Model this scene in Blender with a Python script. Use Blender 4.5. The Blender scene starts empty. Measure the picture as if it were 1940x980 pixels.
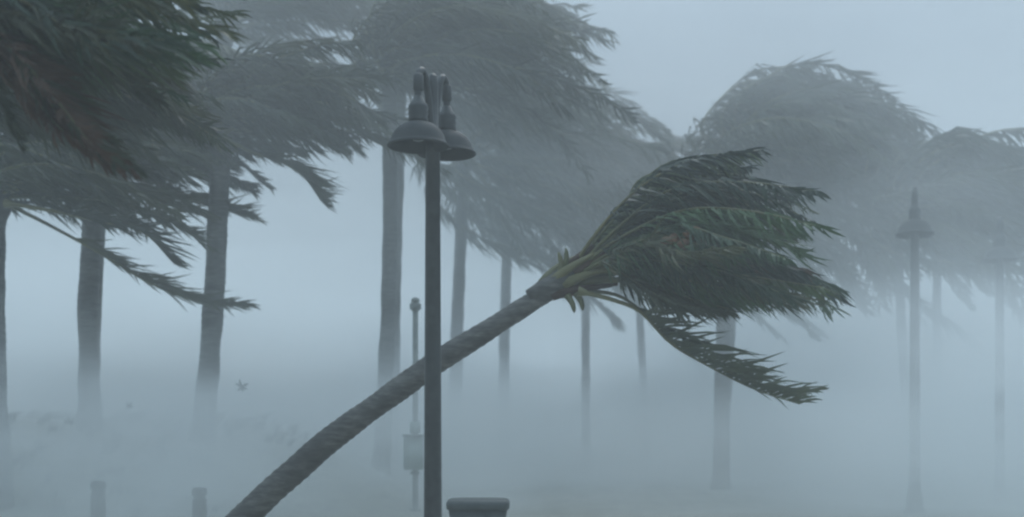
import bpy, bmesh, math, random
import numpy as np
from mathutils import Vector, Matrix, noise

random.seed(7)
rng = np.random.default_rng(7)
scene = bpy.context.scene
col = scene.collection

# ------------------------------------------------------------------ camera
F = 2080.0            # focal length in pixels of the 1940 px wide photograph
CX, HY = 970.0, 780.0  # centre column, horizon row
EYE = 1.6
cam_d = bpy.data.cameras.new("camera")
cam = bpy.data.objects.new("camera", cam_d)
col.objects.link(cam)
cam.location = (0, 0, EYE)
cam.rotation_euler = (math.radians(90), 0, 0)
cam_d.sensor_width = 36.0
cam_d.lens = 36.0 * F / 1940.0
cam_d.shift_y = (HY - 490.0) / 1940.0
cam_d.clip_start = 0.1
cam_d.clip_end = 3000
cam_d.dof.use_dof = True
cam_d.dof.focus_distance = 11.5
cam_d.dof.aperture_fstop = 0.75
scene.camera = cam

# ------------------------------------------------------------------ light
SUN_EL, SUN_ROT = 50.0, 15.0
world = bpy.data.worlds.new("World")
scene.world = world
world.use_nodes = True
nt = world.node_tree
nt.nodes.clear()
wo = nt.nodes.new("ShaderNodeOutputWorld")
bg = nt.nodes.new("ShaderNodeBackground")
sky = nt.nodes.new("ShaderNodeTexSky")
sky.sky_type = 'NISHITA'
sky.sun_disc = False
sky.sun_elevation = math.radians(SUN_EL)
sky.sun_rotation = math.radians(SUN_ROT)
sky.air_density = 1.0
sky.dust_density = 2.0
sky.ozone_density = 1.5
hsv = nt.nodes.new("ShaderNodeHueSaturation")
hsv.inputs['Saturation'].default_value = 1.15
hsv.inputs['Value'].default_value = 1.0
nt.links.new(sky.outputs[0], hsv.inputs['Color'])
# the storm overcast in front of the clear sky: brightest overhead, as an overcast sky is
tcw = nt.nodes.new("ShaderNodeTexCoord")
sepw = nt.nodes.new("ShaderNodeSeparateXYZ")
nt.links.new(tcw.outputs['Generated'], sepw.inputs[0])
gr = nt.nodes.new("ShaderNodeMapRange")
gr.inputs['From Min'].default_value = 0.15; gr.inputs['From Max'].default_value = 1.0
gr.inputs['To Min'].default_value = 0.27; gr.inputs['To Max'].default_value = 2.6
nt.links.new(sepw.outputs['Z'], gr.inputs['Value'])
clw = nt.nodes.new("ShaderNodeTexNoise"); clw.inputs['Scale'].default_value = 1.6; clw.inputs['Detail'].default_value = 4
nt.links.new(tcw.outputs['Generated'], clw.inputs['Vector'])
clr = nt.nodes.new("ShaderNodeMapRange")
clr.inputs['From Min'].default_value = 0.3; clr.inputs['From Max'].default_value = 0.7
clr.inputs['To Min'].default_value = 0.8; clr.inputs['To Max'].default_value = 1.2
nt.links.new(clw.outputs[0], clr.inputs['Value'])
mm = nt.nodes.new("ShaderNodeMath"); mm.operation = 'MULTIPLY'
nt.links.new(gr.outputs[0], mm.inputs[0]); nt.links.new(clr.outputs[0], mm.inputs[1])
sc_ = nt.nodes.new("ShaderNodeVectorMath"); sc_.operation = 'SCALE'
sc_.inputs[0].default_value = (3.7, 5.0, 6.1)
nt.links.new(mm.outputs[0], sc_.inputs['Scale'])
mxw = nt.nodes.new("ShaderNodeMixRGB"); mxw.inputs[0].default_value = 0.88
nt.links.new(hsv.outputs[0], mxw.inputs[1]); nt.links.new(sc_.outputs[0], mxw.inputs[2])
nt.links.new(mxw.outputs[0], bg.inputs[0])
bg.inputs[1].default_value = 0.10
nt.links.new(bg.outputs[0], wo.inputs[0])

sun_d = bpy.data.lights.new("sun", 'SUN')
sun_d.energy = 0.9
sun_d.angle = math.radians(35)
sun_d.color = (1.0, 0.985, 0.96)
sun = bpy.data.objects.new("sun", sun_d)
col.objects.link(sun)
a, e = math.radians(SUN_ROT), math.radians(SUN_EL)
sdir = Vector((math.sin(a) * math.cos(e), math.cos(a) * math.cos(e), math.sin(e)))
sun.rotation_euler = sdir.to_track_quat('Z', 'Y').to_euler()
sun.location = (0, 0, 30)

scene.view_settings.view_transform = 'Standard'
scene.view_settings.look = 'None'
scene.view_settings.exposure = 0.0
scene.view_settings.gamma = 1.0
scene.render.engine = 'CYCLES'
cy = scene.cycles
cy.max_bounces = 12
cy.volume_bounces = 10
cy.transparent_max_bounces = 12
cy.use_denoising = True
cy.filter_width = 2.4
cy.volume_step_rate = 1.0
cy.volume_max_steps = 256


# ------------------------------------------------------------------ helpers
def P(px, py, d):
    """the point at distance d along the view axis that the photograph shows at (px, py)"""
    return Vector(((px - CX) / F * d, d, EYE + (HY - py) / F * d))


def props(o, label=None, cat=None, group=None, kind=None):
    if label: o['label'] = label
    if cat: o['category'] = cat
    if group: o['group'] = group
    if kind: o['kind'] = kind
    return o


def empty(name, loc):
    o = bpy.data.objects.new(name, None)
    o.empty_display_size = 0.3
    o.location = loc
    col.objects.link(o)
    return o


def link(name, me, mats, parent=None, loc=(0, 0, 0), smooth=True):
    o = bpy.data.objects.new(name, me)
    for m in (mats if isinstance(mats, (list, tuple)) else [mats]):
        if m.name not in [x.name for x in me.materials if x]:
            me.materials.append(m)
    if smooth:
        me.polygons.foreach_set("use_smooth", [True] * len(me.polygons))
    o.location = loc
    col.objects.link(o)
    if parent:
        o.parent = parent
    return o


def mesh_from(name, verts, faces):
    me = bpy.data.meshes.new(name)
    me.from_pydata([tuple(v) for v in verts], [], faces)
    me.update()
    return me


def spline(pts, n):
    """Catmull-Rom through the points, n samples"""
    p = [np.array(v, float) for v in pts]
    p = [2 * p[0] - p[1]] + p + [2 * p[-1] - p[-2]]
    segs = len(p) - 3
    out = []
    for i in range(n):
        t = i / (n - 1) * segs
        k = min(int(t), segs - 1)
        u = t - k
        a0, a1, a2, a3 = p[k:k + 4]
        out.append(0.5 * ((2 * a1) + (-a0 + a2) * u + (2 * a0 - 5 * a1 + 4 * a2 - a3) * u * u
                          + (-a0 + 3 * a1 - 3 * a2 + a3) * u ** 3))
    return np.array(out)


def unit(v):
    n = np.linalg.norm(v)
    return v / n if n > 1e-9 else v


def tube(path, radii, seg=12, cap=True, wob=0.0):
    path = np.array(path, float)
    V, Fc = [], []
    ref = np.array([0, 1, 0.013])
    n = len(path)
    for i in range(n):
        t = unit(path[min(i + 1, n - 1)] - path[max(i - 1, 0)])
        if abs(np.dot(t, ref)) > 0.95: ref = np.array([1, 0, 0.01])
        u = unit(ref - t * np.dot(ref, t)); w = np.cross(t, u)
        ref = u
        for k in range(seg):
            an = 2 * math.pi * k / seg
            r = radii[i] * (1 + wob * noise.noise(Vector((math.cos(an) * 1.3 + path[i][0], math.sin(an) * 1.3, path[i][2] * 2.5))))
            V.append(path[i] + (u * math.cos(an) + w * math.sin(an)) * r)
    for i in range(n - 1):
        for k in range(seg):
            a0 = i * seg + k; b0 = i * seg + (k + 1) % seg
            Fc.append((a0, b0, b0 + seg, a0 + seg))
    if cap:
        Fc.append(tuple(range(seg))[::-1])
        Fc.append(tuple((n - 1) * seg + k for k in range(seg)))
    return V, Fc


def lathe(profile, seg=40, axis=None):
    """profile of (r, z) points"""
    V, Fc = [], []
    for r, z in profile:
        for k in range(seg):
            an = 2 * math.pi * k / seg
            V.append((r * math.cos(an), r * math.sin(an), z))
    for i in range(len(profile) - 1):
        for k in range(seg):
            a0 = i * seg + k; b0 = i * seg + (k + 1) % seg
            Fc.append((a0, b0, b0 + seg, a0 + seg))
    Fc.append(tuple(range(seg))[::-1])
    Fc.append(tuple((len(profile) - 1) * seg + k for k in range(seg)))
    return V, Fc


def box(cx, cy_, cz, sx, sy, sz, bev=0.01):
    bm = bmesh.new()
    bmesh.ops.create_cube(bm, size=1)
    bmesh.ops.scale(bm, vec=(sx, sy, sz), verts=bm.verts)
    bmesh.ops.translate(bm, vec=(cx, cy_, cz), verts=bm.verts)
    if bev:
        bmesh.ops.bevel(bm, geom=bm.edges[:], offset=bev, segments=2, affect='EDGES')
    me = bpy.data.meshes.new("box")
    bm.to_mesh(me); bm.free()
    return me


# ------------------------------------------------------------------ materials
def new_mat(name):
    m = bpy.data.materials.new(name)
    m.use_nodes = True
    n = m.node_tree.nodes; l = m.node_tree.links
    return m, n, l, n["Principled BSDF"]


def ramp(n, l, src, stops):
    r = n.new("ShaderNodeValToRGB")
    el = r.color_ramp.elements
    while len(el) < len(stops): el.new(0.5)
    for i, (p, c) in enumerate(stops):
        el[i].position = p; el[i].color = (*c, 1)
    l.new(src, r.inputs[0])
    return r


def noise_node(n, l, scale, detail=5, rough=0.6, vec=None, coord='Object'):
    t = n.new("ShaderNodeTexNoise")
    t.inputs['Scale'].default_value = scale
    t.inputs['Detail'].default_value = detail
    t.inputs['Roughness'].default_value = rough
    if vec is None:
        tc = n.new("ShaderNodeTexCoord"); vec = tc.outputs[coord]
    l.new(vec, t.inputs['Vector'])
    return t


def bump(n, l, src, bsdf, strength, dist=0.02):
    b = n.new("ShaderNodeBump")
    b.inputs['Strength'].default_value = strength
    b.inputs['Distance'].default_value = dist
    l.new(src, b.inputs['Height']); l.new(b.outputs[0], bsdf.inputs['Normal'])


def leaf_mat(name, cols, rough=0.5, trans=0.25):
    m, n, l, b = new_mat(name)
    oi = n.new("ShaderNodeObjectInfo")
    r1 = ramp(n, l, oi.outputs['Random'], cols)
    nz = noise_node(n, l, 2.2, 4)
    mul = n.new("ShaderNodeMixRGB"); mul.blend_type = 'MULTIPLY'; mul.inputs[0].default_value = 1
    r2 = ramp(n, l, nz.outputs[0], [(0.3, (0.6, 0.62, 0.65)), (0.7, (1.35, 1.3, 1.1))])
    l.new(r1.outputs[0], mul.inputs[1]); l.new(r2.outputs[0], mul.inputs[2])
    l.new(mul.outputs[0], b.inputs['Base Color'])
    b.inputs['Roughness'].default_value = rough
    tr = n.new("ShaderNodeBsdfTranslucent"); l.new(mul.outputs[0], tr.inputs[0])
    mx = n.new("ShaderNodeMixShader"); mx.inputs[0].default_value = trans
    l.new(b.outputs[0], mx.inputs[1]); l.new(tr.outputs[0], mx.inputs[2])
    l.new(mx.outputs[0], n["Material Output"].inputs['Surface'])
    return m


GREEN = leaf_mat("palm_leaf_green", [(0.0, (0.012, 0.026, 0.017)), (0.45, (0.018, 0.04, 0.022)),
                                     (0.75, (0.045, 0.10, 0.035)), (1.0, (0.075, 0.075, 0.035))], 0.5, 0.15)
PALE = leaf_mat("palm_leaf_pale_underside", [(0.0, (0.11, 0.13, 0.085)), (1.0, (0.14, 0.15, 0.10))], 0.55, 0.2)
DULL = leaf_mat("palm_leaf_dull", [(0.0, (0.03, 0.04, 0.026)), (0.5, (0.045, 0.058, 0.032)), (1.0, (0.07, 0.075, 0.04))])
DEAD = leaf_mat("palm_leaf_dead", [(0.0, (0.06, 0.035, 0.028)), (1.0, (0.11, 0.06, 0.035))], 0.8)
STALK = leaf_mat("palm_stalk", [(0.0, (0.09, 0.10, 0.04)), (1.0, (0.16, 0.15, 0.07))], 0.45, 0.0)
HUSK = leaf_mat("coconut_husk", [(0.0, (0.12, 0.06, 0.03)), (1.0, (0.2, 0.09, 0.035))], 0.6, 0.0)


def bark():
    m, n, l, b = new_mat("palm_bark")
    tc = n.new("ShaderNodeTexCoord")
    mp = n.new("ShaderNodeMapping"); mp.inputs['Scale'].default_value = (5, 5, 22)
    l.new(tc.outputs['Object'], mp.inputs[0])
    a1 = noise_node(n, l, 1.0, 6, 0.65, mp.outputs[0])
    a2 = noise_node(n, l, 1.3, 4)
    mx = n.new("ShaderNodeMixRGB"); mx.inputs[0].default_value = 0.4
    l.new(a1.outputs[0], mx.inputs[1]); l.new(a2.outputs[0], mx.inputs[2])
    r = ramp(n, l, mx.outputs[0], [(0.36, (0.022, 0.022, 0.021)), (0.5, (0.07, 0.068, 0.063)), (0.66, (0.17, 0.165, 0.15))])
    l.new(r.outputs[0], b.inputs['Base Color'])
    b.inputs['Roughness'].default_value = 0.6
    bump(n, l, a1.outputs[0], b, 0.6, 0.02)
    return m


BARK = bark()


def plain(name, c0, c1, rough=0.5, metal=0.0, scale=6, bmp=0.15):
    m, n, l, b = new_mat(name)
    nz = noise_node(n, l, scale, 6)
    r = ramp(n, l, nz.outputs[0], [(0.3, c0), (0.7, c1)])
    l.new(r.outputs[0], b.inputs['Base Color'])
    b.inputs['Roughness'].default_value = rough
    b.inputs['Metallic'].default_value = metal
    bump(n, l, nz.outputs[0], b, bmp, 0.004)
    return m


POLE_PAINT = plain("weathered_dark_paint", (0.018, 0.022, 0.023), (0.045, 0.05, 0.05), 0.42, 0.0, 9)
SHADE_PAINT = plain("lamp_shade_paint", (0.022, 0.026, 0.028), (0.042, 0.046, 0.046), 0.68, 0.0, 7)
FROST = plain("frosted_glass", (0.12, 0.13, 0.13), (0.18, 0.19, 0.18), 0.3)
GREYMETAL = plain("galvanised_metal", (0.12, 0.14, 0.13), (0.22, 0.24, 0.22), 0.45, 0.0, 12)
SIGNMETAL = plain("pale_box_paint", (0.28, 0.34, 0.31), (0.38, 0.43, 0.4), 0.5, 0.0, 8)
BINMAT = plain("weathered_bin", (0.05, 0.065, 0.066), (0.085, 0.10, 0.10), 0.55, 0.0, 10)
WOOD = plain("wet_wood", (0.035, 0.035, 0.03), (0.075, 0.07, 0.06), 0.5, 0.0, 14, 0.5)


def ground_mat():
    m, n, l, b = new_mat("wet_sand_and_grass")
    a1 = noise_node(n, l, 0.22, 6, 0.6)
    a2 = noise_node(n, l, 3.5, 8, 0.7)
    r1 = ramp(n, l, a1.outputs[0], [(0.45, (0.42, 0.41, 0.37)), (0.75, (0.22, 0.23, 0.17))])
    r2 = ramp(n, l, a2.outputs[0], [(0.3, (0.65, 0.65, 0.65)), (0.7, (1.2, 1.2, 1.15))])
    mul = n.new("ShaderNodeMixRGB"); mul.blend_type = 'MULTIPLY'; mul.inputs[0].default_value = 1
    l.new(r1.outputs[0], mul.inputs[1]); l.new(r2.outputs[0], mul.inputs[2])
    l.new(mul.outputs[0], b.inputs['Base Color'])
    b.inputs['Roughness'].default_value = 0.55
    bump(n, l, a2.outputs[0], b, 0.5, 0.05)
    return m


GROUND = ground_mat()


# ------------------------------------------------------------------ ground
def sm(a0, b0, x):
    t = min(1, max(0, (x - a0) / (b0 - a0)))
    return t * t * (3 - 2 * t)


def ground_z(x, y):
    bank = sm(15.6, 19.0, y + 0.5 * noise.noise(Vector((x * 0.4, 3, 1)))) * sm(-0.8, -5.0, x) * 1.45
    bank *= 1 - 0.6 * sm(60, 140, y)
    bump_ = 0.10 * noise.noise(Vector((x * 0.35, y * 0.35, 0))) + 0.04 * noise.noise(Vector((x * 1.6, y * 1.6, 4)))
    roll = 0.5 * noise.noise(Vector((x * 0.02, y * 0.02, 9))) * sm(45, 120, math.hypot(x, y))
    return bank + bump_ * sm(0, 3, y) + roll


xs = sorted(set([round(-30 + 0.5 * i, 2) for i in range(101)] + [-900, -700, -500, -380, -280, -200, -150, -110, -80, -60, -48, -38,
                30, 38, 48, 60, 80, 110, 150, 200, 280, 380, 500, 700, 900]))
ys = sorted(set([round(4 + 0.5 * i, 2) for i in range(92)] + [-900, -600, -350, -200, -110, -60, -35, -20, -10, -4, 0, 55, 62, 70, 80, 95, 115, 140, 180, 230, 300, 400, 550, 700, 900]))
V = [(x, y, ground_z(x, y)) for y in ys for x in xs]
nx = len(xs)
Fc = [(j * nx + i, j * nx + i + 1, (j + 1) * nx + i + 1, (j + 1) * nx + i) for j in range(len(ys) - 1) for i in range(nx - 1)]
g = link("ground", mesh_from("ground", V, Fc), GROUND)
props(g, kind='structure')


def gz(p):
    return ground_z(p[0], p[1])


# dune grass on the bank, one mass nobody could count
def grass(n_tufts):
    V, Fc = [], []
    for _ in range(n_tufts):
        x = random.uniform(-22, -3.2); y = random.uniform(16.0, 40) if random.random() < .5 else random.uniform(16.5, 22)
        if noise.noise(Vector((x * 0.5, y * 0.5, 7))) < -0.12: continue
        z = ground_z(x, y)
        s = random.uniform(0.1, 0.28)
        for _b in range(9):
            an = random.uniform(0, 6.28); r = random.uniform(0, 0.12)
            b0 = np.array([x + r * math.cos(an), y + r * math.sin(an), z - 0.02])
            lean = np.array([random.uniform(0.4, 1.0), random.uniform(-.3, .3), 0]) * s
            m = b0 + np.array([0, 0, s * 0.6]) + lean * 0.3
            t = b0 + np.array([0, 0, s * 0.85]) + lean
            w = np.array([random.uniform(-1, 1), random.uniform(-1, 1), 0]); w = unit(w) * 0.012
            k = len(V)
            V += [b0 - w, b0 + w, m + w, m - w, t]
            Fc += [(k, k + 1, k + 2, k + 3), (k + 3, k + 2, k + 4)]
    return mesh_from("dune_grass", V, Fc)


o = link("dune_grass", grass(1100), GREEN, smooth=False)
props(o, kind='stuff')


# ------------------------------------------------------------------ palms
WIND = unit(np.array([1.0, 0.12, -0.06]))


def leaflets(path, L, s0, count, lmax, width, wind=0.75, gravity=0.35, ragged=0.15, nseg=3, lift=0.05, tw=0.75, clump=0.75):
    """all the leaflets down both sides of one frond, as verts and faces"""
    n = len(path)
    V, Fc = [], []
    ph = random.uniform(0, 100)
    for i in range(count):
        s = s0 + (1 - s0) * (i + random.random() * 0.8) / count
        s = min(s, 0.998)
        f = s * (n - 1); k = int(f); u = f - k
        base = path[k] * (1 - u) + path[min(k + 1, n - 1)] * u
        T = unit(path[min(k + 1, n - 1)] - path[k])
        side = np.cross(T, np.array([0, 0, 1.0]))
        if np.linalg.norm(side) < 0.2: side = np.array([0, 1.0, 0])
        side = unit(side)
        up = np.cross(side, T)
        prof = (0.45 + 0.55 * math.sin(math.pi * min(1, (s - s0) / (1 - s0) * 0.85 + 0.12))) * (1 - 0.35 * s)
        for sg in (-1, 1):
            if random.random() < ragged * 0.5: continue
            l = lmax * prof * random.uniform(0.75, 1.12)
            if random.random() < ragged: l *= random.uniform(0.3, 0.7)
            d = unit(T * tw + side * sg * random.uniform(0.5, 1.0) + up * (lift + random.uniform(-0.3, 0.3)))
            tgt = unit(WIND * wind + T * 0.47 * tw + np.array([0, 0, -gravity]) + side * sg * 0.3 + np.array([random.gauss(0, .18), random.gauss(0, .25), random.gauss(0, .3)]))
            cl = np.array([noise.noise(Vector((i * 0.16, ph, sg * 5.0 + q_))) for q_ in (0.0, 11.0, 23.0)])
            tgt = unit(tgt + cl * clump)
            l *= 1 + 0.5 * cl[0]
            pts = [base]; cur = base; dd = d
            for q in range(nseg):
                w = (q + 0.6) / nseg
                dd = unit(d * (1 - w) + tgt * w * 1.25)
                cur = cur + dd * l / nseg
                pts.append(cur)
            wv = unit(np.cross(dd, np.array([random.gauss(0, 0.6), -1.0 + random.gauss(0, .3), random.gauss(0, 0.6)])))
            k0 = len(V)
            ws = [0.55, 1.0, 0.75, 0.0] if nseg == 3 else [0.6, 1.0, 0.0]
            for q in range(nseg):
                V.append(pts[q] - wv * width * ws[q] * 0.5)
                V.append(pts[q] + wv * width * ws[q] * 0.5)
            V.append(pts[nseg])
            for q in range(nseg - 1):
                a0 = k0 + 2 * q
                Fc.append((a0, a0 + 1, a0 + 3, a0 + 2))
            a0 = k0 + 2 * (nseg - 1)
            Fc.append((a0, a0 + 1, a0 + 2 * 1))
    return V, Fc


def add_frond(root, ctrl, count=52, lmax=0.85, width=0.036, s0=0.16, r0=0.035, leaf=GREEN, stalk=STALK, wind=0.75,
              gravity=0.35, ragged=0.15, nseg=3, label=None, lift=0.05, tw=0.75, clump=0.75):
    """ctrl in world coordinates; the frond is a part, its leaflets a sub-part"""
    rl = np.array(root.location)
    path = spline(ctrl, 22) - rl
    L = sum(np.linalg.norm(path[i + 1] - path[i]) for i in range(len(path) - 1))
    rr = [r0 * (1 - 0.88 * (i / 21)) + (r0 * 1.2 if i == 0 else 0) for i in range(22)]
    V, Fc = tube(path, rr, 6)
    fr = link("frond", mesh_from("frond", V, Fc), stalk, root)
    V, Fc = leaflets(path, L, s0, count, lmax, width, wind, gravity, ragged, nseg, lift, tw, clump)
    lf = link("leaflets", mesh_from("leaflets", V, Fc), leaf, fr, smooth=False)
    if label: fr['label'] = label
    return fr


def trunk_mesh(pts, r_base, r_top, flare=1.35, seg=16, ring=0.11, rough=1.0):
    L = sum((Vector(pts[i + 1]) - Vector(pts[i])).length for i in range(len(pts) - 1))
    n = max(12, int(L / ring) * 2)
    path = spline(pts, n)
    rad = []
    for i in range(n):
        t = i / (n - 1)
        r = r_base * (1 - t) + r_top * t
        r *= 1 + (flare - 1) * math.exp(-t * L / 0.45)
        r *= 1 + ((0.035 if i % 2 else -0.02) + random.uniform(-.014, .014) + 0.05 * noise.noise(Vector((i * 0.13, r_base * 40, 0)))) * rough
        rad.append(r)
    V, Fc = tube(path, rad, seg, wob=0.13)
    return mesh_from("trunk", V, Fc)


def leaf_bases(root, C, axis, r, n=12, length=0.5):
    """old leaf bases wrapping the top of the trunk"""
    axis = unit(np.array(axis)); ref = unit(np.cross(axis, [0, 1, 0.1])); ref2 = np.cross(axis, ref)
    for k in range(n):
        an = k * 2.4
        out = ref * math.cos(an) + ref2 * math.sin(an)
        h = 0.035 * k
        p0 = np.array(C) - axis * (0.35 - h) + out * r * 0.8
        p1 = p0 + axis * length * 0.45 + out * 0.07
        p2 = p1 + axis * length * random.uniform(.3, .55) + out * random.uniform(0.05, 0.16) + WIND * 0.12
        V, Fc = tube(spline([p0, p1, p2], 6) - np.array(root.location), [0.06, 0.065, 0.055, 0.045, 0.035, 0.02], 6)
        link("leaf_base", mesh_from("leaf_base", V, Fc), DEAD if k % 3 else STALK, root)


def fibre_boot(root, C, axis, r):
    axis = unit(np.array(axis)); C = np.array(C)
    path = [C - axis * 0.45 + axis * 0.12 * i for i in range(8)]
    rad = [r * 1.02, r * 1.12, r * 1.3, r * 1.42, r * 1.4, r * 1.2, r * 0.9, r * 0.45]
    V, Fc = tube(np.array(path) - np.array(root.location), rad, 14, wob=0.35)
    link("fibre_sheath", mesh_from("fibre_sheath", V, Fc), BARK, root)


def wind_ctrl(C, dirv, L, blow=1.0, droop=0.25, jit=0.12):
    d = unit(np.array(dirv, float)); C = np.array(C, float)
    W = WIND * blow + np.array([0, random.gauss(0, 0.18), random.gauss(0, jit)])
    p1 = C + d * 0.22 * L
    p2 = p1 + unit(d * 0.55 + W * 0.75) * 0.28 * L
    p3 = p2 + unit(d * 0.12 + W + np.array([0, 0, -droop * 0.5])) * 0.27 * L
    p4 = p3 + unit(-0.02 * d + W + np.array([0, 0, -droop * 1.3])) * 0.24 * L
    return [C, p1, p2, p3, p4]


def palm(label, crown, base_px, L=3.6, n=34, r_base=0.19, r_top=0.15, leaf=DULL, up=0.55, seed=1, count=46, lmax=0.85,
         width=0.045, mid=None, group="wind-bent palms standing in the mist", droop=0.25, nseg=2, extra=(), blow=1.0, elmin=-38, wild=1.0):
    """crown = point of the growing tip; base_px = x,y on the ground"""
    random.seed(seed)
    bx, by = base_px
    base = Vector((bx, by, ground_z(bx, by) - 0.08))
    root = empty("palm_tree", base)
    props(root, label, "palm tree", group)
    C = Vector(crown)
    m = base.lerp(C, 0.5) + Vector(mid or (random.uniform(-.11, .11), random.uniform(-.1, .1), 0))
    me = trunk_mesh([base - base, m - base, C - base], r_base, r_top)
    link("trunk", me, BARK, root)
    axis = (C - m).normalized()
    fibre_boot(root, C, axis, r_top)
    for k in range(n):
        # spread over the crown by the golden angle, from hanging to upright
        az = k * 2.39996
        el = math.radians(elmin + (80 - elmin) * ((k + 0.5) / n) ** 0.8)
        d = np.array([math.cos(az) * math.cos(el), math.sin(az) * math.cos(el), math.sin(el)])
        d = d + np.array([0.25, 0, 0.1 * up])
        l = L * (1 - wild * random.uniform(-0.12, 0.3)) * (1 + 0.18 * wild if random.random() < 0.15 else 1)
        add_frond(root, wind_ctrl(np.array(C), d, l, blow * (1 - wild * random.uniform(-0.15, 0.4)), droop * (1 + wild * random.uniform(-0.7, 1.0)) + (0.25 if el < 0 else 0)), int(count * 1.25), lmax * 1.1, width * 0.9, leaf=leaf,
                  nseg=nseg, ragged=0.25, r0=0.034, gravity=random.uniform(0.2, 1.1), wind=0.6, lift=random.uniform(-.4, .2), tw=random.uniform(.5, .8))
    for c in extra:
        add_frond(root, c, int(count * 1.7), lmax * 1.15, width * 0.75, leaf=leaf, nseg=3, r0=0.035, lift=0.3, s0=0.3, gravity=0.2)
    return root


# ---- 1 the near palm blown over, its crown to the right
random.seed(21)
D = 12.5
tp = [P(396, 1046, D), P(461, 982, D), P(593, 860, D), P(710, 770, D), P(823, 690, D), P(965, 600, D), P(1052, 545, D)]
base = Vector((tp[0].x, tp[0].y, ground_z(tp[0].x, tp[0].y) - 0.1))
tp[0] = base
bent = empty("palm_tree", base)
props(bent, "palm bent far over in the gale, green crown streaming from its slanting dark trunk", "palm tree",
      "wind-bent palms standing in the mist")
link("trunk", trunk_mesh([p - base for p in tp], 0.165, 0.108, 1.3, 24, 0.085, 0.95), BARK, bent)
axis = np.array(P(1140, 495, D) - P(1050, 545, D))
Cb = P(1070, 532, D)
fibre_boot(bent, Cb, axis, 0.112)
leaf_bases(bent, P(1085, 525, D), axis, 0.13, 14, 0.55)
for (a0, b0) in (((1075, 560), (1088, 592)), ((1092, 556), (1104, 588)), ((1062, 520), (1058, 478)), ((1068, 512), (1072, 470))):
    p0, p1 = P(*a0, D - 0.1), P(*b0, D - 0.15)
    V, Fc = tube(spline([p0, p0.lerp(p1, .5) + Vector((0.02, 0, 0)), p1], 5) - np.array(base), [.05, .04, .035, .03, .012], 6)
    link("leaf_base", mesh_from("leaf_base", V, Fc), STALK, bent)

BENT = [  # control points in the photograph and the depth swing of the frond (m)
    ([(1080, 520), (1130, 455), (1205, 372), (1290, 318), (1432, 288)], -0.6, 0.5),
    ([(1080, 520), (1125, 450), (1190, 385), (1280, 325), (1400, 300)], 0.8, 0.5),
    ([(1085, 522), (1140, 455), (1230, 368), (1350, 335), (1470, 355)], 0.3, 0.6),
    ([(1085, 522), (1140, 460), (1240, 375), (1380, 330), (1535, 372)], 1.3, 0.7),
    ([(1085, 524), (1150, 462), (1260, 385), (1400, 360), (1540, 420)], -1.2, 0.7),
    ([(1085, 524), (1150, 470), (1260, 402), (1410, 385), (1520, 440)], 0.1, 0.75),
    ([(1085, 524), (1150, 475), (1270, 420), (1400, 410), (1500, 455)], 1.9, 0.7),
    ([(1085, 526), (1160, 478), (1280, 430), (1400, 430), (1520, 480)], -1.9, 0.7),
    ([(1085, 526), (1160, 485), (1270, 452), (1400, 465), (1530, 520)], -0.5, 0.75),
    ([(1085, 526), (1160, 485), (1290, 455), (1440, 480), (1590, 548)], 0.6, 0.7),
    ([(1085, 528), (1160, 492), (1280, 475), (1420, 500), (1575, 560)], 1.5, 0.75),
    ([(1085, 528), (1160, 497), (1260, 490), (1380, 520), (1500, 560)], -1.4, 0.8),
    ([(1085, 530), (1155, 505), (1240, 505), (1350, 535), (1480, 570)], 0.0, 0.7),
    ([(1085, 530), (1150, 508), (1240, 515), (1340, 545), (1430, 572)], 1.0, 0.6),
    ([(1085, 532), (1150, 515), (1215, 530), (1290, 560), (1380, 585)], -0.8, 0.5),
    ([(1085, 526), (1150, 480), (1230, 430), (1320, 415), (1420, 430)], -0.9, 0.75),
    ([(1085, 526), (1140, 470), (1200, 410), (1280, 380), (1370, 385)], -0.2, 0.7),
    ([(1085, 526), (1135, 465), (1190, 410), (1250, 375), (1330, 350)], 1.1, 0.6),
    ([(1085, 526), (1150, 490), (1220, 455), (1310, 460), (1400, 480)], -1.6, 0.7),
    ([(1085, 526), (1150, 485), (1220, 450), (1320, 440), (1440, 450)], 2.1, 0.7),
    ([(1085, 524), (1130, 462), (1180, 405), (1240, 350), (1330, 320)], 0.4, 0.5),
    ([(1085, 530), (1150, 500), (1230, 480), (1330, 490), (1450, 530)], 0.9, 0.75),
]
random.seed(22)
for c, dy, lm in list(BENT):   # the fronds between them
    c2 = [c[0]] + [(px + random.uniform(-22, 10) * (i + 1) / 2, py + random.uniform(-12, 20) * (i + 1) / 2.5) for i, (px, py) in enumerate(c[1:])]
    BENT.append((c2, dy + random.uniform(-0.9, 0.9), lm * 0.95))
for bi, (c, dy, lm) in enumerate(BENT):
    k = len(c) - 1
    ctrl = [np.array(P(px, py, D + dy * (i / k) ** 1.2)) for i, (px, py) in enumerate(c)]
    add_frond(bent, ctrl, 92, lm * random.uniform(0.85, 1.25), 0.026, s0=0.34 if 9 <= bi % 22 <= 14 else 0.2, r0=0.028, gravity=random.uniform(0.2, 1.0), ragged=0.22, wind=random.uniform(.5, .8), lift=random.uniform(-.5, .1), tw=random.uniform(.5, .8), clump=random.uniform(.5, .95),
              leaf=DEAD if bi in (17, 30) else DULL if bi % 5 == 1 else GREEN)
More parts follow.
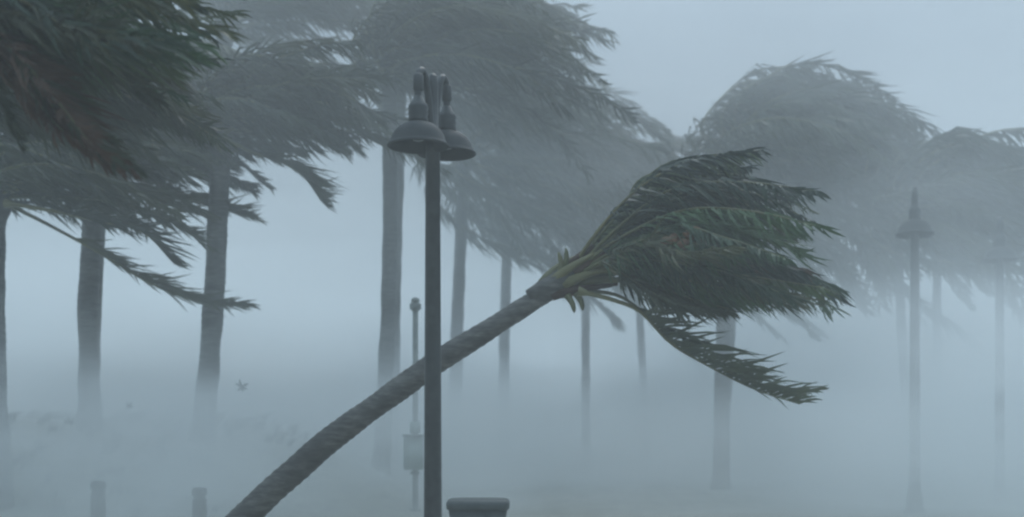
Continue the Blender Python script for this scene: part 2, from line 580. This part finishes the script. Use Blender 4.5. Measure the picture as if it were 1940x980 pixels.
# the underside, long leaflets combed down and away with light between them
for k_, (c, dy) in enumerate([
        ([(1085, 530), (1150, 505), (1230, 515), (1340, 540), (1470, 562)], -0.9), ([(1085, 530), (1160, 500), (1270, 495), (1400, 520), (1560, 545)], -1.3),
        ([(1085, 530), (1150, 515), (1220, 535), (1300, 560), (1390, 575)], 0.5), ([(1085, 528), (1160, 490), (1300, 480), (1450, 505), (1596, 560)], -0.3),
        ([(1085, 526), (1150, 450), (1270, 360), (1400, 345), (1548, 362)], -1.6), ([(1085, 526), (1160, 460), (1290, 400), (1420, 400), (1562, 432)], -2.0),
        ([(1080, 520), (1120, 455), (1200, 365), (1300, 308), (1440, 284)], -1.0)]):
    ctrl = [np.array(P(px, py, D + dy * (i / 4) ** 1.2)) for i, (px, py) in enumerate(c)]
    add_frond(bent, ctrl, 46, 0.72, 0.03, s0=0.36, r0=0.028, gravity=0.75, ragged=0.15, wind=0.85, lift=-0.5 if k_ < 4 else -.1, tw=0.45)
# the low torn frond that trails below the crown
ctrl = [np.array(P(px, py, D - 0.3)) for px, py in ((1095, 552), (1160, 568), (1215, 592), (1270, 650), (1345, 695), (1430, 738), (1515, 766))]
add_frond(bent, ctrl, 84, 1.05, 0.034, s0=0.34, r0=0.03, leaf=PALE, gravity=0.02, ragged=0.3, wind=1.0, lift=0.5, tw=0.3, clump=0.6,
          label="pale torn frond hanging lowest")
ctrl = [np.array(P(px, py, D - 0.1)) for px, py in ((1095, 550), (1170, 560), (1230, 600), (1290, 640), (1345, 655))]
add_frond(bent, ctrl, 34, 0.3, 0.028, s0=0.4, r0=0.026, leaf=DULL, gravity=0.1, ragged=0.3, wind=0.9)
ctrl = [np.array(P(px, py, D + 0.3)) for px, py in ((1095, 545), (1160, 528), (1230, 548), (1300, 600))]
add_frond(bent, ctrl, 34, 0.35, 0.028, s0=0.3, r0=0.028, gravity=0.3, ragged=0.3)
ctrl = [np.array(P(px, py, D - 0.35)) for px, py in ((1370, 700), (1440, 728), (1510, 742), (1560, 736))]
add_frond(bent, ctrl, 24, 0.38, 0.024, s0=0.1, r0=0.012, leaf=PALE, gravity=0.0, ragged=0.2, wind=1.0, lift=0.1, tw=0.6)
# orange-brown flower stalk with coconuts showing in the crown
random.seed(5)
V, Fc = tube(spline([P(1120, 500, D - .1), P(1200, 465, D - .4), P(1290, 450, D - 0.9), P(1335, 462, D - 1.1)], 10) - np.array(base),
             [.03, .028, .026, .024, .022, .02, .018, .016, .014, .01], 6)
fs = link("flower_stalk", mesh_from("flower_stalk", V, Fc), STALK, bent)
for k in range(7):
    c = P(1262 + 11 * k + random.uniform(-4, 4), 452 + random.uniform(-12, 14), D - 1.1 + random.uniform(-.12, .1)) - base
    bm = bmesh.new(); bmesh.ops.create_icosphere(bm, subdivisions=2, radius=0.062)
    bmesh.ops.scale(bm, vec=(1.25, 1, 1), verts=bm.verts); bmesh.ops.translate(bm, vec=c, verts=bm.verts)
    me = bpy.data.meshes.new("coconut"); bm.to_mesh(me); bm.free()
    link("coconut", me, HUSK, fs)

# ---- 2 the near palm at the top left, its trunk outside the frame
random.seed(33)
D1 = 7.6
Cn = P(-330, 60, D1)
base = Vector((Cn.x - 0.5, Cn.y + 0.2, ground_z(Cn.x, Cn.y) - 0.1))
near = empty("palm_tree", base)
props(near, "dark ragged palm crown filling the upper left corner, nearest of the palms", "palm tree", "wind-bent palms standing in the mist")
link("trunk", trunk_mesh([Vector((0, 0, 0)), (Cn - base) * 0.5 + Vector((-0.1, 0, 0)), Cn - base], 0.2, 0.15, 1.35, 16), BARK, near)
fibre_boot(near, Cn, (0.4, 0, 1), 0.15)
leaf_bases(near, Cn, (0.4, 0, 1), 0.15, 10, 0.5)
NEAR = [
    ([(-330, 40), (-200, -120), (0, -110), (180, -60), (370, 10)], 0.5, .7, GREEN),
    ([(-330, 40), (-200, -80), (-20, -90), (180, -30), (420, 60)], -0.2, .7, GREEN),
    ([(-330, 45), (-200, -60), (-10, -60), (160, 10), (400, 90)], 0.8, .75, GREEN),
    ([(-330, 50), (-190, -30), (-10, -20), (160, 40), (380, 110)], -0.6, .7, GREEN),
    ([(-330, 50), (-190, 0), (-20, 10), (140, 70), (340, 125)], 0.2, .7, GREEN),
    ([(-330, 50), (-190, 10), (-40, 40), (120, 90), (300, 120)], 1.2, .7, DULL),
    ([(-330, 45), (-210, -140), (0, -170), (200, -120), (430, -30)], 0.9, .8, GREEN),
    ([(-330, 50), (-190, -20), (0, 20), (130, 60), (260, 80)], -1.0, .6, DULL),
    ([(-330, 55), (-200, 30), (-60, 55), (30, 140), (110, 240), (215, 315)], -0.3, .5, DEAD),
    ([(-330, 55), (-200, 20), (-40, 60), (80, 160), (170, 250), (240, 320)], 0.9, .45, DEAD),
    ([(-330, 55), (-200, 60), (-90, 80), (20, 150), (120, 210)], 0.5, .5, DULL),
    ([(-330, 50), (-190, -10), (0, 50), (160, 110), (300, 190)], 1.4, .6, DULL),
    ([(-330, 50), (-200, 30), (-60, 110), (0, 180), (40, 270)], 0.3, .4, DULL),
    ([(-330, 50), (-200, -100), (0, -140), (180, -90), (330, -10)], -1.0, .7, GREEN),
    ([(-330, 50), (-220, -150), (-60, -220), (100, -200), (300, -120)], 0.0, .7, GREEN),
    ([(-330, 50), (-220, -60), (-60, -60), (60, 0), (200, 60)], -0.2, .7, GREEN),
    ([(-330, 50), (-420, -60), (-400, -180), (-260, -240), (-60, -220)], 0.4, .7, GREEN),
    ([(-330, 50), (-430, 30), (-430, 100), (-330, 160), (-200, 200)], 0.2, .6, DULL),
    ([(-330, 55), (-200, 40), (-50, 70), (70, 170), (150, 270)], 0.1, .55, DEAD),
    ([(-330, 55), (-200, 20), (-30, 70), (100, 170), (200, 290)], 1.3, .6, DEAD),
    ([(-330, 50), (-190, -10), (0, 30), (150, 90), (330, 150)], 0.7, .7, DULL),
    ([(-330, 50), (-190, -40), (0, -30), (160, 30), (350, 90)], 1.5, .8, GREEN),
    ([(-330, 50), (-190, -70), (0, -80), (200, -30), (440, 30)], 1.6, .8, GREEN),
    ([(-330, 50), (-190, -10), (-20, 10), (100, 70), (220, 130)], 2.0, .7, GREEN),
    ([(-330, 50), (-190, 10), (-40, 30), (60, 90), (170, 170)], 1.9, .7, DULL),
]
for k_ in range(6):
    NEAR.append(([(-330, 55), (-190, 20 + 6 * k_), (-20 + 10 * k_, 60 + 10 * k_), (90 + 12 * k_, 170 + 8 * k_), (185 + 16 * k_, 290 + 6 * k_)], -0.9 + .25 * k_, .55, DEAD if k_ % 3 == 0 else DULL))
for (c, dy, lm, mt) in list(NEAR)[:8]:
    NEAR.append(([c[0]] + [(px + random.uniform(-40, 15) * (i + 1) / 2, py + random.uniform(-25, 45) * (i + 1) / 2.5) for i, (px, py) in enumerate(c[1:])],
                 dy + random.uniform(-.5, 1.5), lm, mt))
for i, (c, dy, lm, mt) in enumerate(NEAR):
    k = len(c) - 1
    ctrl = [np.array(P(px, py, D1 + dy * (q / k) ** 1.1)) for q, (px, py) in enumerate(c)]
    add_frond(near, ctrl, 84, lm * random.uniform(.85, 1.2), 0.026, s0=0.2, r0=0.022, leaf=mt, gravity=random.uniform(0.1, 0.9), ragged=0.25, wind=0.65, lift=random.uniform(-.4, .2), tw=random.uniform(.45, .8),
              stalk=STALK if mt is not DEAD else STALK, label="brown dying frond with a bare pale stalk" if i == 8 else None)

# ---- 3.. the palms of the left group
def at(px, d):
    return ((px - CX) / F * d, d)

p2 = palm("palm at the left edge whose torn frond dips across two trunks", P(-8, 375, 16.5), at(3, 16.5), L=3.2, n=32, seed=3, elmin=-5,
          r_base=0.16, r_top=0.14, droop=0.18,
          extra=[[np.array(P(px, py, 16.3 + .25 * i)) for i, (px, py) in enumerate(((10, 385), (90, 425), (190, 480), (290, 540), (380, 572), (462, 580)))],
                 [np.array(P(px, py, 15.9)) for px, py in ((10, 385), (100, 400), (190, 420), (270, 440), (330, 500))]])
p3 = palm("palm with a straight trunk, second trunk from the left edge", P(182, 335, 18.5), at(172, 18.5), L=3.0, n=32, seed=4, elmin=5, droop=0.12,
          r_base=0.17, r_top=0.15,
          extra=[[np.array(P(px, py, 18.2)) for px, py in ((185, 340), (260, 350), (340, 372), (410, 392), (478, 412))]])
p4 = palm("palm leaning slightly right, third trunk from the left edge", P(420, 250, 18.0), at(384, 18.0), L=2.9, n=40, seed=5, elmin=-2, droop=0.15,
          r_base=0.17, r_top=0.16,
          extra=[[np.array(P(px, py, 17.6)) for px, py in ((425, 262), (480, 290), (530, 305), (575, 335), (608, 380))],
                 [np.array(P(px, py, 17.8)) for px, py in ((425, 250), (500, 225), (560, 240), (640, 282))]])
p5 = palm("tall palm behind the twin-shaded street lamp with a huge swept crown", P(738, 150, 20.5), at(722, 20.5), L=4.1, n=45, seed=6, elmin=-12,
          r_base=0.15, r_top=0.13, count=52, lmax=1.0)
p5b = palm("palm rising just behind the tall palm by the street lamp, trunk half hidden", P(762, 110, 23.0), at(744, 23.0), L=4.2, n=40, seed=16, elmin=-12,
           r_base=0.12, r_top=0.11, count=50, lmax=1.0)
p5c = palm("tall palm behind the leaning third palm, its crown running off the top", P(425, 50, 22.5), at(388, 22.5), L=3.9, n=40, seed=26, elmin=0, droop=0.15,
           r_base=0.17, r_top=0.15, count=50, lmax=1.0)
palm("mid-grey palm crown below the dark upper-left corner crown, its trunk out of the frame", P(-90, 220, 13.0), at(-110, 13.0), L=3.0, n=38, seed=41,
     r_base=0.17, r_top=0.15, droop=0.12, elmin=2, count=56, lmax=0.9)
palm("palm filling the gap between the second and third trunks with drooping fronds", P(205, 215, 20.0), at(176, 20.5), L=2.9, n=38, seed=42,
     r_base=0.09, r_top=0.09, mid=(-0.04, 0, 0), droop=0.15, elmin=0, count=52, lmax=0.95)
# ---- middle distance
p6 = palm("hazy palm trunk just right of the street lamp post", P(880, 300, 26.0), at(860, 26.0), L=5.1, n=43, seed=7, elmin=-62, r_base=0.16, r_top=0.13, lmax=1.1,
          width=0.06)
p7 = palm("hazy palm over the bent palm's trunk, second trunk right of the lamp post", P(965, 360, 29.0), at(955, 29.0), L=5.0, n=43, seed=8, elmin=-62, r_base=0.15, r_top=0.13,
          lmax=1.1, width=0.06)
p8 = palm("faint palm directly above the bent palm's leaf bases", P(1110, 415, 29.0), at(1110, 29.0), L=4.6, n=35, seed=9, elmin=-55, r_base=0.115, r_top=0.10, lmax=1.1,
          width=0.07)
p8b = palm("faintest palm, its trunk seen under the bent palm's low frond", P(1200, 420, 31.0), at(1226, 31.0), L=4.6, n=35, seed=19, elmin=-55, r_base=0.115, r_top=0.10,
           lmax=1.1, width=0.07)
p9 = palm("tall domed palm rising behind the bent palm's green crown", P(1395, 290, 24.0), at(1366, 22.5), L=4.7, n=54, seed=10, wild=0.35, elmin=-62, r_base=0.165, r_top=0.15, lmax=1.1,
          width=0.055, count=52, mid=(-0.1, 0, 0), droop=0.45)
p10 = palm("faded palm at the right edge between the two distant lamps", P(1775, 385, 24.5), at(1778, 24.8), L=2.9, n=35, seed=11, r_base=0.10, r_top=0.09, lmax=0.9,
           width=0.07, droop=0.4)
p11 = palm("low faded palm tucked directly behind the trunk of the tall domed palm", P(1400, 400, 24.2), at(1368, 24.5), L=4.3, n=35, seed=12, r_base=0.10, r_top=0.09, lmax=1.0,
           width=0.07, droop=0.4, elmin=-58, wild=0.6, blow=0.85)
p12 = palm("low faded palm directly behind the left one of the two distant lamps", P(1700, 405, 23.0), at(1732, 23.5), L=4.0, n=32, seed=13, r_base=0.10, r_top=0.09, lmax=1.0,
           width=0.08, droop=0.4, elmin=-58, wild=0.6, blow=0.85)


# ------------------------------------------------------------------ street lamps
def lamp(label, px, d, top, yaw, scale=1.0):
    x, y = at(px, d)
    z0 = ground_z(x, y)
    H = (top - z0) / scale
    root = empty("street_lamp", (x, y, z0))
    root.scale = (scale,) * 3
    root.rotation_euler = (0, 0, yaw)
    props(root, label, "street lamp", "twin-shaded street lamps along the path")
    V, Fc = lathe([(0.17, -0.05), (0.17, 0.05), (0.13, 0.08), (0.115, 0.3), (0.095, 0.34), (0.085, 0.5), (0.078, 2.2), (0.068, H - 0.72),
                   (0.075, H - 0.71), (0.075, H - 0.64), (0.055, H - 0.63), (0.052, H - 0.10), (0.045, H - 0.03), (0.02, H)], 24)
    link("pole", mesh_from("pole", V, Fc), POLE_PAINT, root)
    for sg in (-1, 1):
        o_ = 0.295 * sg
        up = 0.055 if sg > 0 else 0.0     # the far head sits a little higher
        pts = [(0.03 * sg, 0, H - 0.62), (0.08 * sg, 0, H - 0.30), (0.14 * sg, 0, H - 0.11 + up), (0.21 * sg, 0, H - 0.035 + up), (0.275 * sg, 0, H - 0.07 + up), (o_, 0, H - 0.17 + up), (o_, 0, H - 0.34 + up)]
        V, Fc = tube(spline(pts, 20), [0.034] * 20, 12)
        link("arm", mesh_from("arm", V, Fc), POLE_PAINT, root)
        # clamp block at the hanging end
        V, Fc = lathe([(0.03, -0.05), (0.048, -0.03), (0.048, 0.10), (0.03, 0.12)], 16)
        V = [(v[0] + o_, v[1], v[2] + H - 0.20 + up) for v in V]
        link("collar", mesh_from("collar", V, Fc), POLE_PAINT, root)
        zb = H - 0.74 + up
        V, Fc = lathe([(0.02, 0.47), (0.045, 0.44), (0.06, 0.40), (0.085, 0.37), (0.095, 0.34), (0.088, 0.31), (0.095, 0.29), (0.086, 0.26), (0.094, 0.235), (0.09, 0.20)][::-1], 28)
        V = [(v[0] + o_, v[1], v[2] + zb) for v in V]
        link("lamp_housing", mesh_from("lamp_housing", V, Fc), POLE_PAINT, root)
        # bell shade with wall thickness and a rolled rim
        out = [(0.095, 0.205), (0.15, 0.185), (0.20, 0.145), (0.238, 0.09), (0.258, 0.03), (0.268, 0.008), (0.285, 0.0), (0.288, -0.012), (0.276, -0.02)]
        inn = [(0.262, -0.012), (0.25, 0.01), (0.228, 0.08), (0.19, 0.13), (0.14, 0.168), (0.07, 0.18)]
        V, Fc = lathe(out + inn, 44)
        V = [(v[0] + o_, v[1], v[2] + zb) for v in V]
        sh = link("lamp_shade", mesh_from("lamp_shade", V, Fc), SHADE_PAINT, root)
        V, Fc = lathe([(0.01, 0.03), (0.05, 0.045), (0.075, 0.09), (0.075, 0.15), (0.05, 0.175)], 20)
        V = [(v[0] + o_, v[1], v[2] + zb) for v in V]
        link("bulb_glass", mesh_from("bulb_glass", V, Fc), FROST, sh)
    return root


lamp("tall dark street lamp with two bell shades, crossing in front of the bent trunk", 820, 10.4, P(820, 140, 10.4).z, math.radians(67))
lamp("faded twin-shaded street lamp in the mist, left of the farthest lamp", 1733, 17.2, P(1733, 358, 17.2).z, math.radians(70), 1.0)
lamp("farthest and faintest street lamp, nearest the right edge of the photo", 1894, 18.9, P(1894, 414, 18.9).z, math.radians(70), 1.0)

# ------------------------------------------------------------------ thin post with boxes behind the lamp
x, y = at(787, 17.2)
z0 = ground_z(x, y)
post = empty("equipment_post", (x, y, z0))
props(post, "thin pale post carrying a box halfway up, just left of the street lamp post", "post")
H = P(787, 588, 17.2).z - z0
V, Fc = lathe([(0.09, 0), (0.09, 0.03), (0.045, 0.04), (0.042, H), (0.02, H + 0.01)], 16)
link("pole", mesh_from("pole", V, Fc), GREYMETAL, post)
zc = P(787, 858, 17.2).z - z0
link("cabinet", box(-0.02, -0.10, zc, 0.30, 0.13, 0.52, 0.012), SIGNMETAL, post)
link("cabinet_door", box(-0.02, -0.172, zc - 0.01, 0.25, 0.012, 0.42, 0.004), SIGNMETAL, post)
link("hood", box(-0.02, -0.12, zc + 0.275, 0.34, 0.2, 0.03, 0.008), GREYMETAL, post)
link("mounting_plate", box(0.0, -0.055, zc + 0.40, 0.16, 0.05, 0.18, 0.006), SIGNMETAL, post)
link("bracket", box(0.0, -0.06, zc - 0.31, 0.14, 0.08, 0.05, 0.006), GREYMETAL, post)
link("sensor_head", box(0.0, 0, H + 0.06, 0.17, 0.15, 0.15, 0.03), GREYMETAL, post)
V, Fc = lathe([(0.03, H + 0.135), (0.07, H + 0.14), (0.06, H + 0.18), (0.02, H + 0.2)], 16)
link("cap", mesh_from("cap", V, Fc), GREYMETAL, post)
for s in (-1, 1):
    link("bracket", box(0.055 * s, -0.03, zc + 0.1, 0.012, 0.1, 0.04, 0.002), GREYMETAL, post)

# ------------------------------------------------------------------ litter bin beside the lamp
x, y = at(906, 12.2)
z0 = ground_z(x, y)
bin_ = empty("litter_bin", (x, y, z0))
props(bin_, "squat dark litter bin with a rounded rim, right of the street lamp post", "litter bin")
H = P(906, 946, 12.2).z - z0
def squircle(prof, seg=48, p=5.0):
    V, Fc = [], []
    for r, z in prof:
        for k in range(seg):
            an = 2 * math.pi * k / seg
            c, s = math.cos(an), math.sin(an)
            q = (abs(c) ** p + abs(s) ** p) ** (-1 / p)
            V.append((r * q * c, r * q * s * 0.8, z))
    n = len(prof)
    for i in range(n - 1):
        for k in range(seg):
            a0 = i * seg + k; b0 = i * seg + (k + 1) % seg
            Fc.append((a0, b0, b0 + seg, a0 + seg))
    Fc.append(tuple(range(seg))[::-1]); Fc.append(tuple((n - 1) * seg + k for k in range(seg)))
    return V, Fc
V, Fc = squircle([(0.235, 0.0), (0.245, 0.04), (0.325, H - 0.10)], p=6.0)
link("body", mesh_from("body", V, Fc), BINMAT, bin_)
V, Fc = squircle([(0.326, H - 0.105), (0.345, H - 0.095), (0.35, H - 0.05), (0.345, H - 0.02), (0.325, H - 0.004), (0.29, H), (0.15, H + 0.004), (0.02, H + 0.005)], p=6.0)
link("rim", mesh_from("rim", V, Fc), BINMAT, bin_)
for s in (-1, 0, 1):
    link("rib", box(0.15 * s, -0.228, H * 0.42, 0.03, 0.02, H * 0.66, 0.005), BINMAT, bin_)

# ------------------------------------------------------------------ bollards
def bollard(label, px, d, top, r=0.095):
    x, y = at(px, d)
    z0 = ground_z(x, y)
    H = top - z0
    root = empty("bollard", (x, y, z0))
    props(root, label, "bollard", "low wooden bollards before the bank")
    V, Fc = lathe([(r * 1.05, -0.1), (r * 1.02, 0.0), (r, H * 0.5), (r * 0.97, H - 0.16), (r * 0.82, H - 0.15), (r * 0.82, H - 0.12), (r * 0.97, H - 0.11)], 20)
    link("post", mesh_from("post", V, Fc), WOOD, root)
    V, Fc = lathe([(r * 1.0, H - 0.108), (r * 1.08, H - 0.09), (r * 1.06, H - 0.03), (r * 0.8, H), (0.01, H + 0.008)], 20)
    link("cap", mesh_from("cap", V, Fc), WOOD, root)
bollard("low bollard in the mist near the bottom edge, farther from the bent trunk", 186, 14.6, P(186, 912, 14.6).z)
bollard("low bollard in the mist near the bottom edge, nearer the bent trunk", 378, 14.9, P(378, 924, 14.9).z)

# ------------------------------------------------------------------ scraps of leaf flying over the bank
def scrap(label, px, py, d, s):
    random.seed(int(px))
    V, Fc = [], []
    for q in range(6):
        a0 = random.uniform(-.7, .7) + q * 1.0
        dirv = np.array([math.cos(a0), random.uniform(-.4, .4), math.sin(a0)])
        w = unit(np.cross(dirv, [0, 1, .2])) * s * 0.16
        k = len(V)
        V += [-w * .4, w * .4, dirv * s * .5 + w, dirv * s * .5 - w, dirv * s + np.array([0, 0, s * .1])]
        Fc += [(k, k + 1, k + 2, k + 3), (k + 3, k + 2, k + 4)]
    o = link("leaf_scrap", mesh_from("leaf_scrap", V, Fc), DULL, None, P(px, py, d), smooth=False)
    props(o, label, "leaf scrap", "torn leaf scraps flying in the wind")
scrap("dark torn leaf scrap blowing above the ground, right of the leaning trunk third from left", 458, 732, 17.5, 0.12)
scrap("small torn leaf scrap blowing just left of the second trunk's foot", 131, 800, 16.5, 0.10)
scrap("smallest torn leaf scrap blowing between the second and third trunks", 245, 768, 16.5, 0.08)

# ------------------------------------------------------------------ air: even haze round everything, and the driven spray near the ground
def volume_mat(name, density, color=(0.965, 0.99, 1.0), aniso=0.32):
    m = bpy.data.materials.new(name)
    m.use_nodes = True
    n = m.node_tree.nodes; l = m.node_tree.links
    n.clear()
    out = n.new("ShaderNodeOutputMaterial")
    v = n.new("ShaderNodeVolumePrincipled")
    v.inputs['Color'].default_value = (*color, 1)
    v.inputs['Density'].default_value = density
    v.inputs['Anisotropy'].default_value = aniso
    l.new(v.outputs[0], out.inputs['Volume'])
    return m, n, l, v


hz, *_ = volume_mat("haze_air", 0.009)
h = link("haze", box(0, 0, 6.0, 1900, 1900, 17, 0), hz, smooth=False)
props(h, kind='stuff')

sp, n, l, v = volume_mat("driven_spray_air", 0.0)
geo = n.new("ShaderNodeNewGeometry")
sep = n.new("ShaderNodeSeparateXYZ"); l.new(geo.outputs['Position'], sep.inputs[0])
mz = n.new("ShaderNodeMapRange"); mz.interpolation_type = 'SMOOTHSTEP'
mz.inputs['From Min'].default_value = 0.3; mz.inputs['From Max'].default_value = 4.2
mz.inputs['To Min'].default_value = 1.0; mz.inputs['To Max'].default_value = 0.17
l.new(sep.outputs['Z'], mz.inputs['Value'])
mx_ = n.new("ShaderNodeMapRange"); mx_.interpolation_type = 'SMOOTHSTEP'
mx_.inputs['From Min'].default_value = 2.5; mx_.inputs['From Max'].default_value = 6.0
mx_.inputs['To Min'].default_value = 4.0; mx_.inputs['To Max'].default_value = 4.6
l.new(sep.outputs['X'], mx_.inputs['Value']); l.new(mx_.outputs[0], mz.inputs['From Max'])
my = n.new("ShaderNodeMapRange"); my.interpolation_type = 'SMOOTHSTEP'
my.inputs['From Min'].default_value = 12.5; my.inputs['From Max'].default_value = 18.0
my.inputs['To Min'].default_value = 0.0; my.inputs['To Max'].default_value = 1.0
def mapr(src, a0, a1, b0, b1):
    q = n.new("ShaderNodeMapRange"); q.interpolation_type = 'SMOOTHSTEP'
    q.inputs['From Min'].default_value = a0; q.inputs['From Max'].default_value = a1
    q.inputs['To Min'].default_value = b0; q.inputs['To Max'].default_value = b1
    l.new(src, q.inputs['Value'])
    return q.outputs[0]
def math_(op, a0, b0):
    q = n.new("ShaderNodeMath"); q.operation = op
    for i, v_ in enumerate((a0, b0)):
        if isinstance(v_, (int, float)): q.inputs[i].default_value = v_
        else: l.new(v_, q.inputs[i])
    return q.outputs[0]
X_, Z_ = sep.outputs['X'], sep.outputs['Z']
l.new(math_('ADD', sep.outputs['Y'], math_('ADD', mapr(X_, 3.2, 6.0, 0.0, 3.8), mapr(X_, -4.5, -2.5, 2.6, 0.0))), my.inputs['Value'])
side_k = math_('ADD', mapr(X_, 3.0, 6.0, 1.0, 1.3), math_('MULTIPLY', mapr(X_, 3.6, 5.6, 0.0, 1.9), mapr(Z_, 2.2, 4.0, 1.0, 0.0)))          # a thicker gust on the right
low_k = math_('MULTIPLY', mapr(X_, -1.0, 0.6, 2.4, 0.0), mapr(Z_, 1.4, 2.8, 1.0, 0.0))   # and off the top of the bank
gust = math_('ADD', math_('ADD', side_k, low_k), math_('ADD', mapr(sep.outputs['Y'], 20.5, 25.0, 0.0, 0.6), math_('MULTIPLY', mapr(sep.outputs['Y'], 23.0, 25.5, 0.0, 2.5), mapr(Z_, 1.8, 3.6, 1.0, 0.0))))
mp = n.new("ShaderNodeMapping"); mp.inputs['Scale'].default_value = (0.2, 0.3, 0.55); mp.inputs['Rotation'].default_value = (0, 0.25, 0); mp.inputs['Location'].default_value = (3.1, 0.4, 0.2)
l.new(geo.outputs['Position'], mp.inputs[0])
nz = noise_node(n, l, 1.0, 4, 0.6, mp.outputs[0])
mn = n.new("ShaderNodeMapRange")
mn.inputs['From Min'].default_value = 0.37; mn.inputs['From Max'].default_value = 0.63
mn.inputs['To Min'].default_value = 0.1; mn.inputs['To Max'].default_value = 2.0
l.new(nz.outputs[0], mn.inputs['Value'])
def mul(a0, b0):
    m_ = n.new("ShaderNodeMath"); m_.operation = 'MULTIPLY'
    l.new(a0, m_.inputs[0])
    if isinstance(b0, float): m_.inputs[1].default_value = b0
    else: l.new(b0, m_.inputs[1])
    return m_.outputs[0]
l.new(mul(mul(mul(mul(mz.outputs[0], my.outputs[0]), mn.outputs[0]), gust), 0.16), v.inputs['Density'])
s_ = link("blown_spray", box(0, 42, 5.2, 110, 59.6, 12.0, 0), sp, smooth=False)
props(s_, kind='stuff')
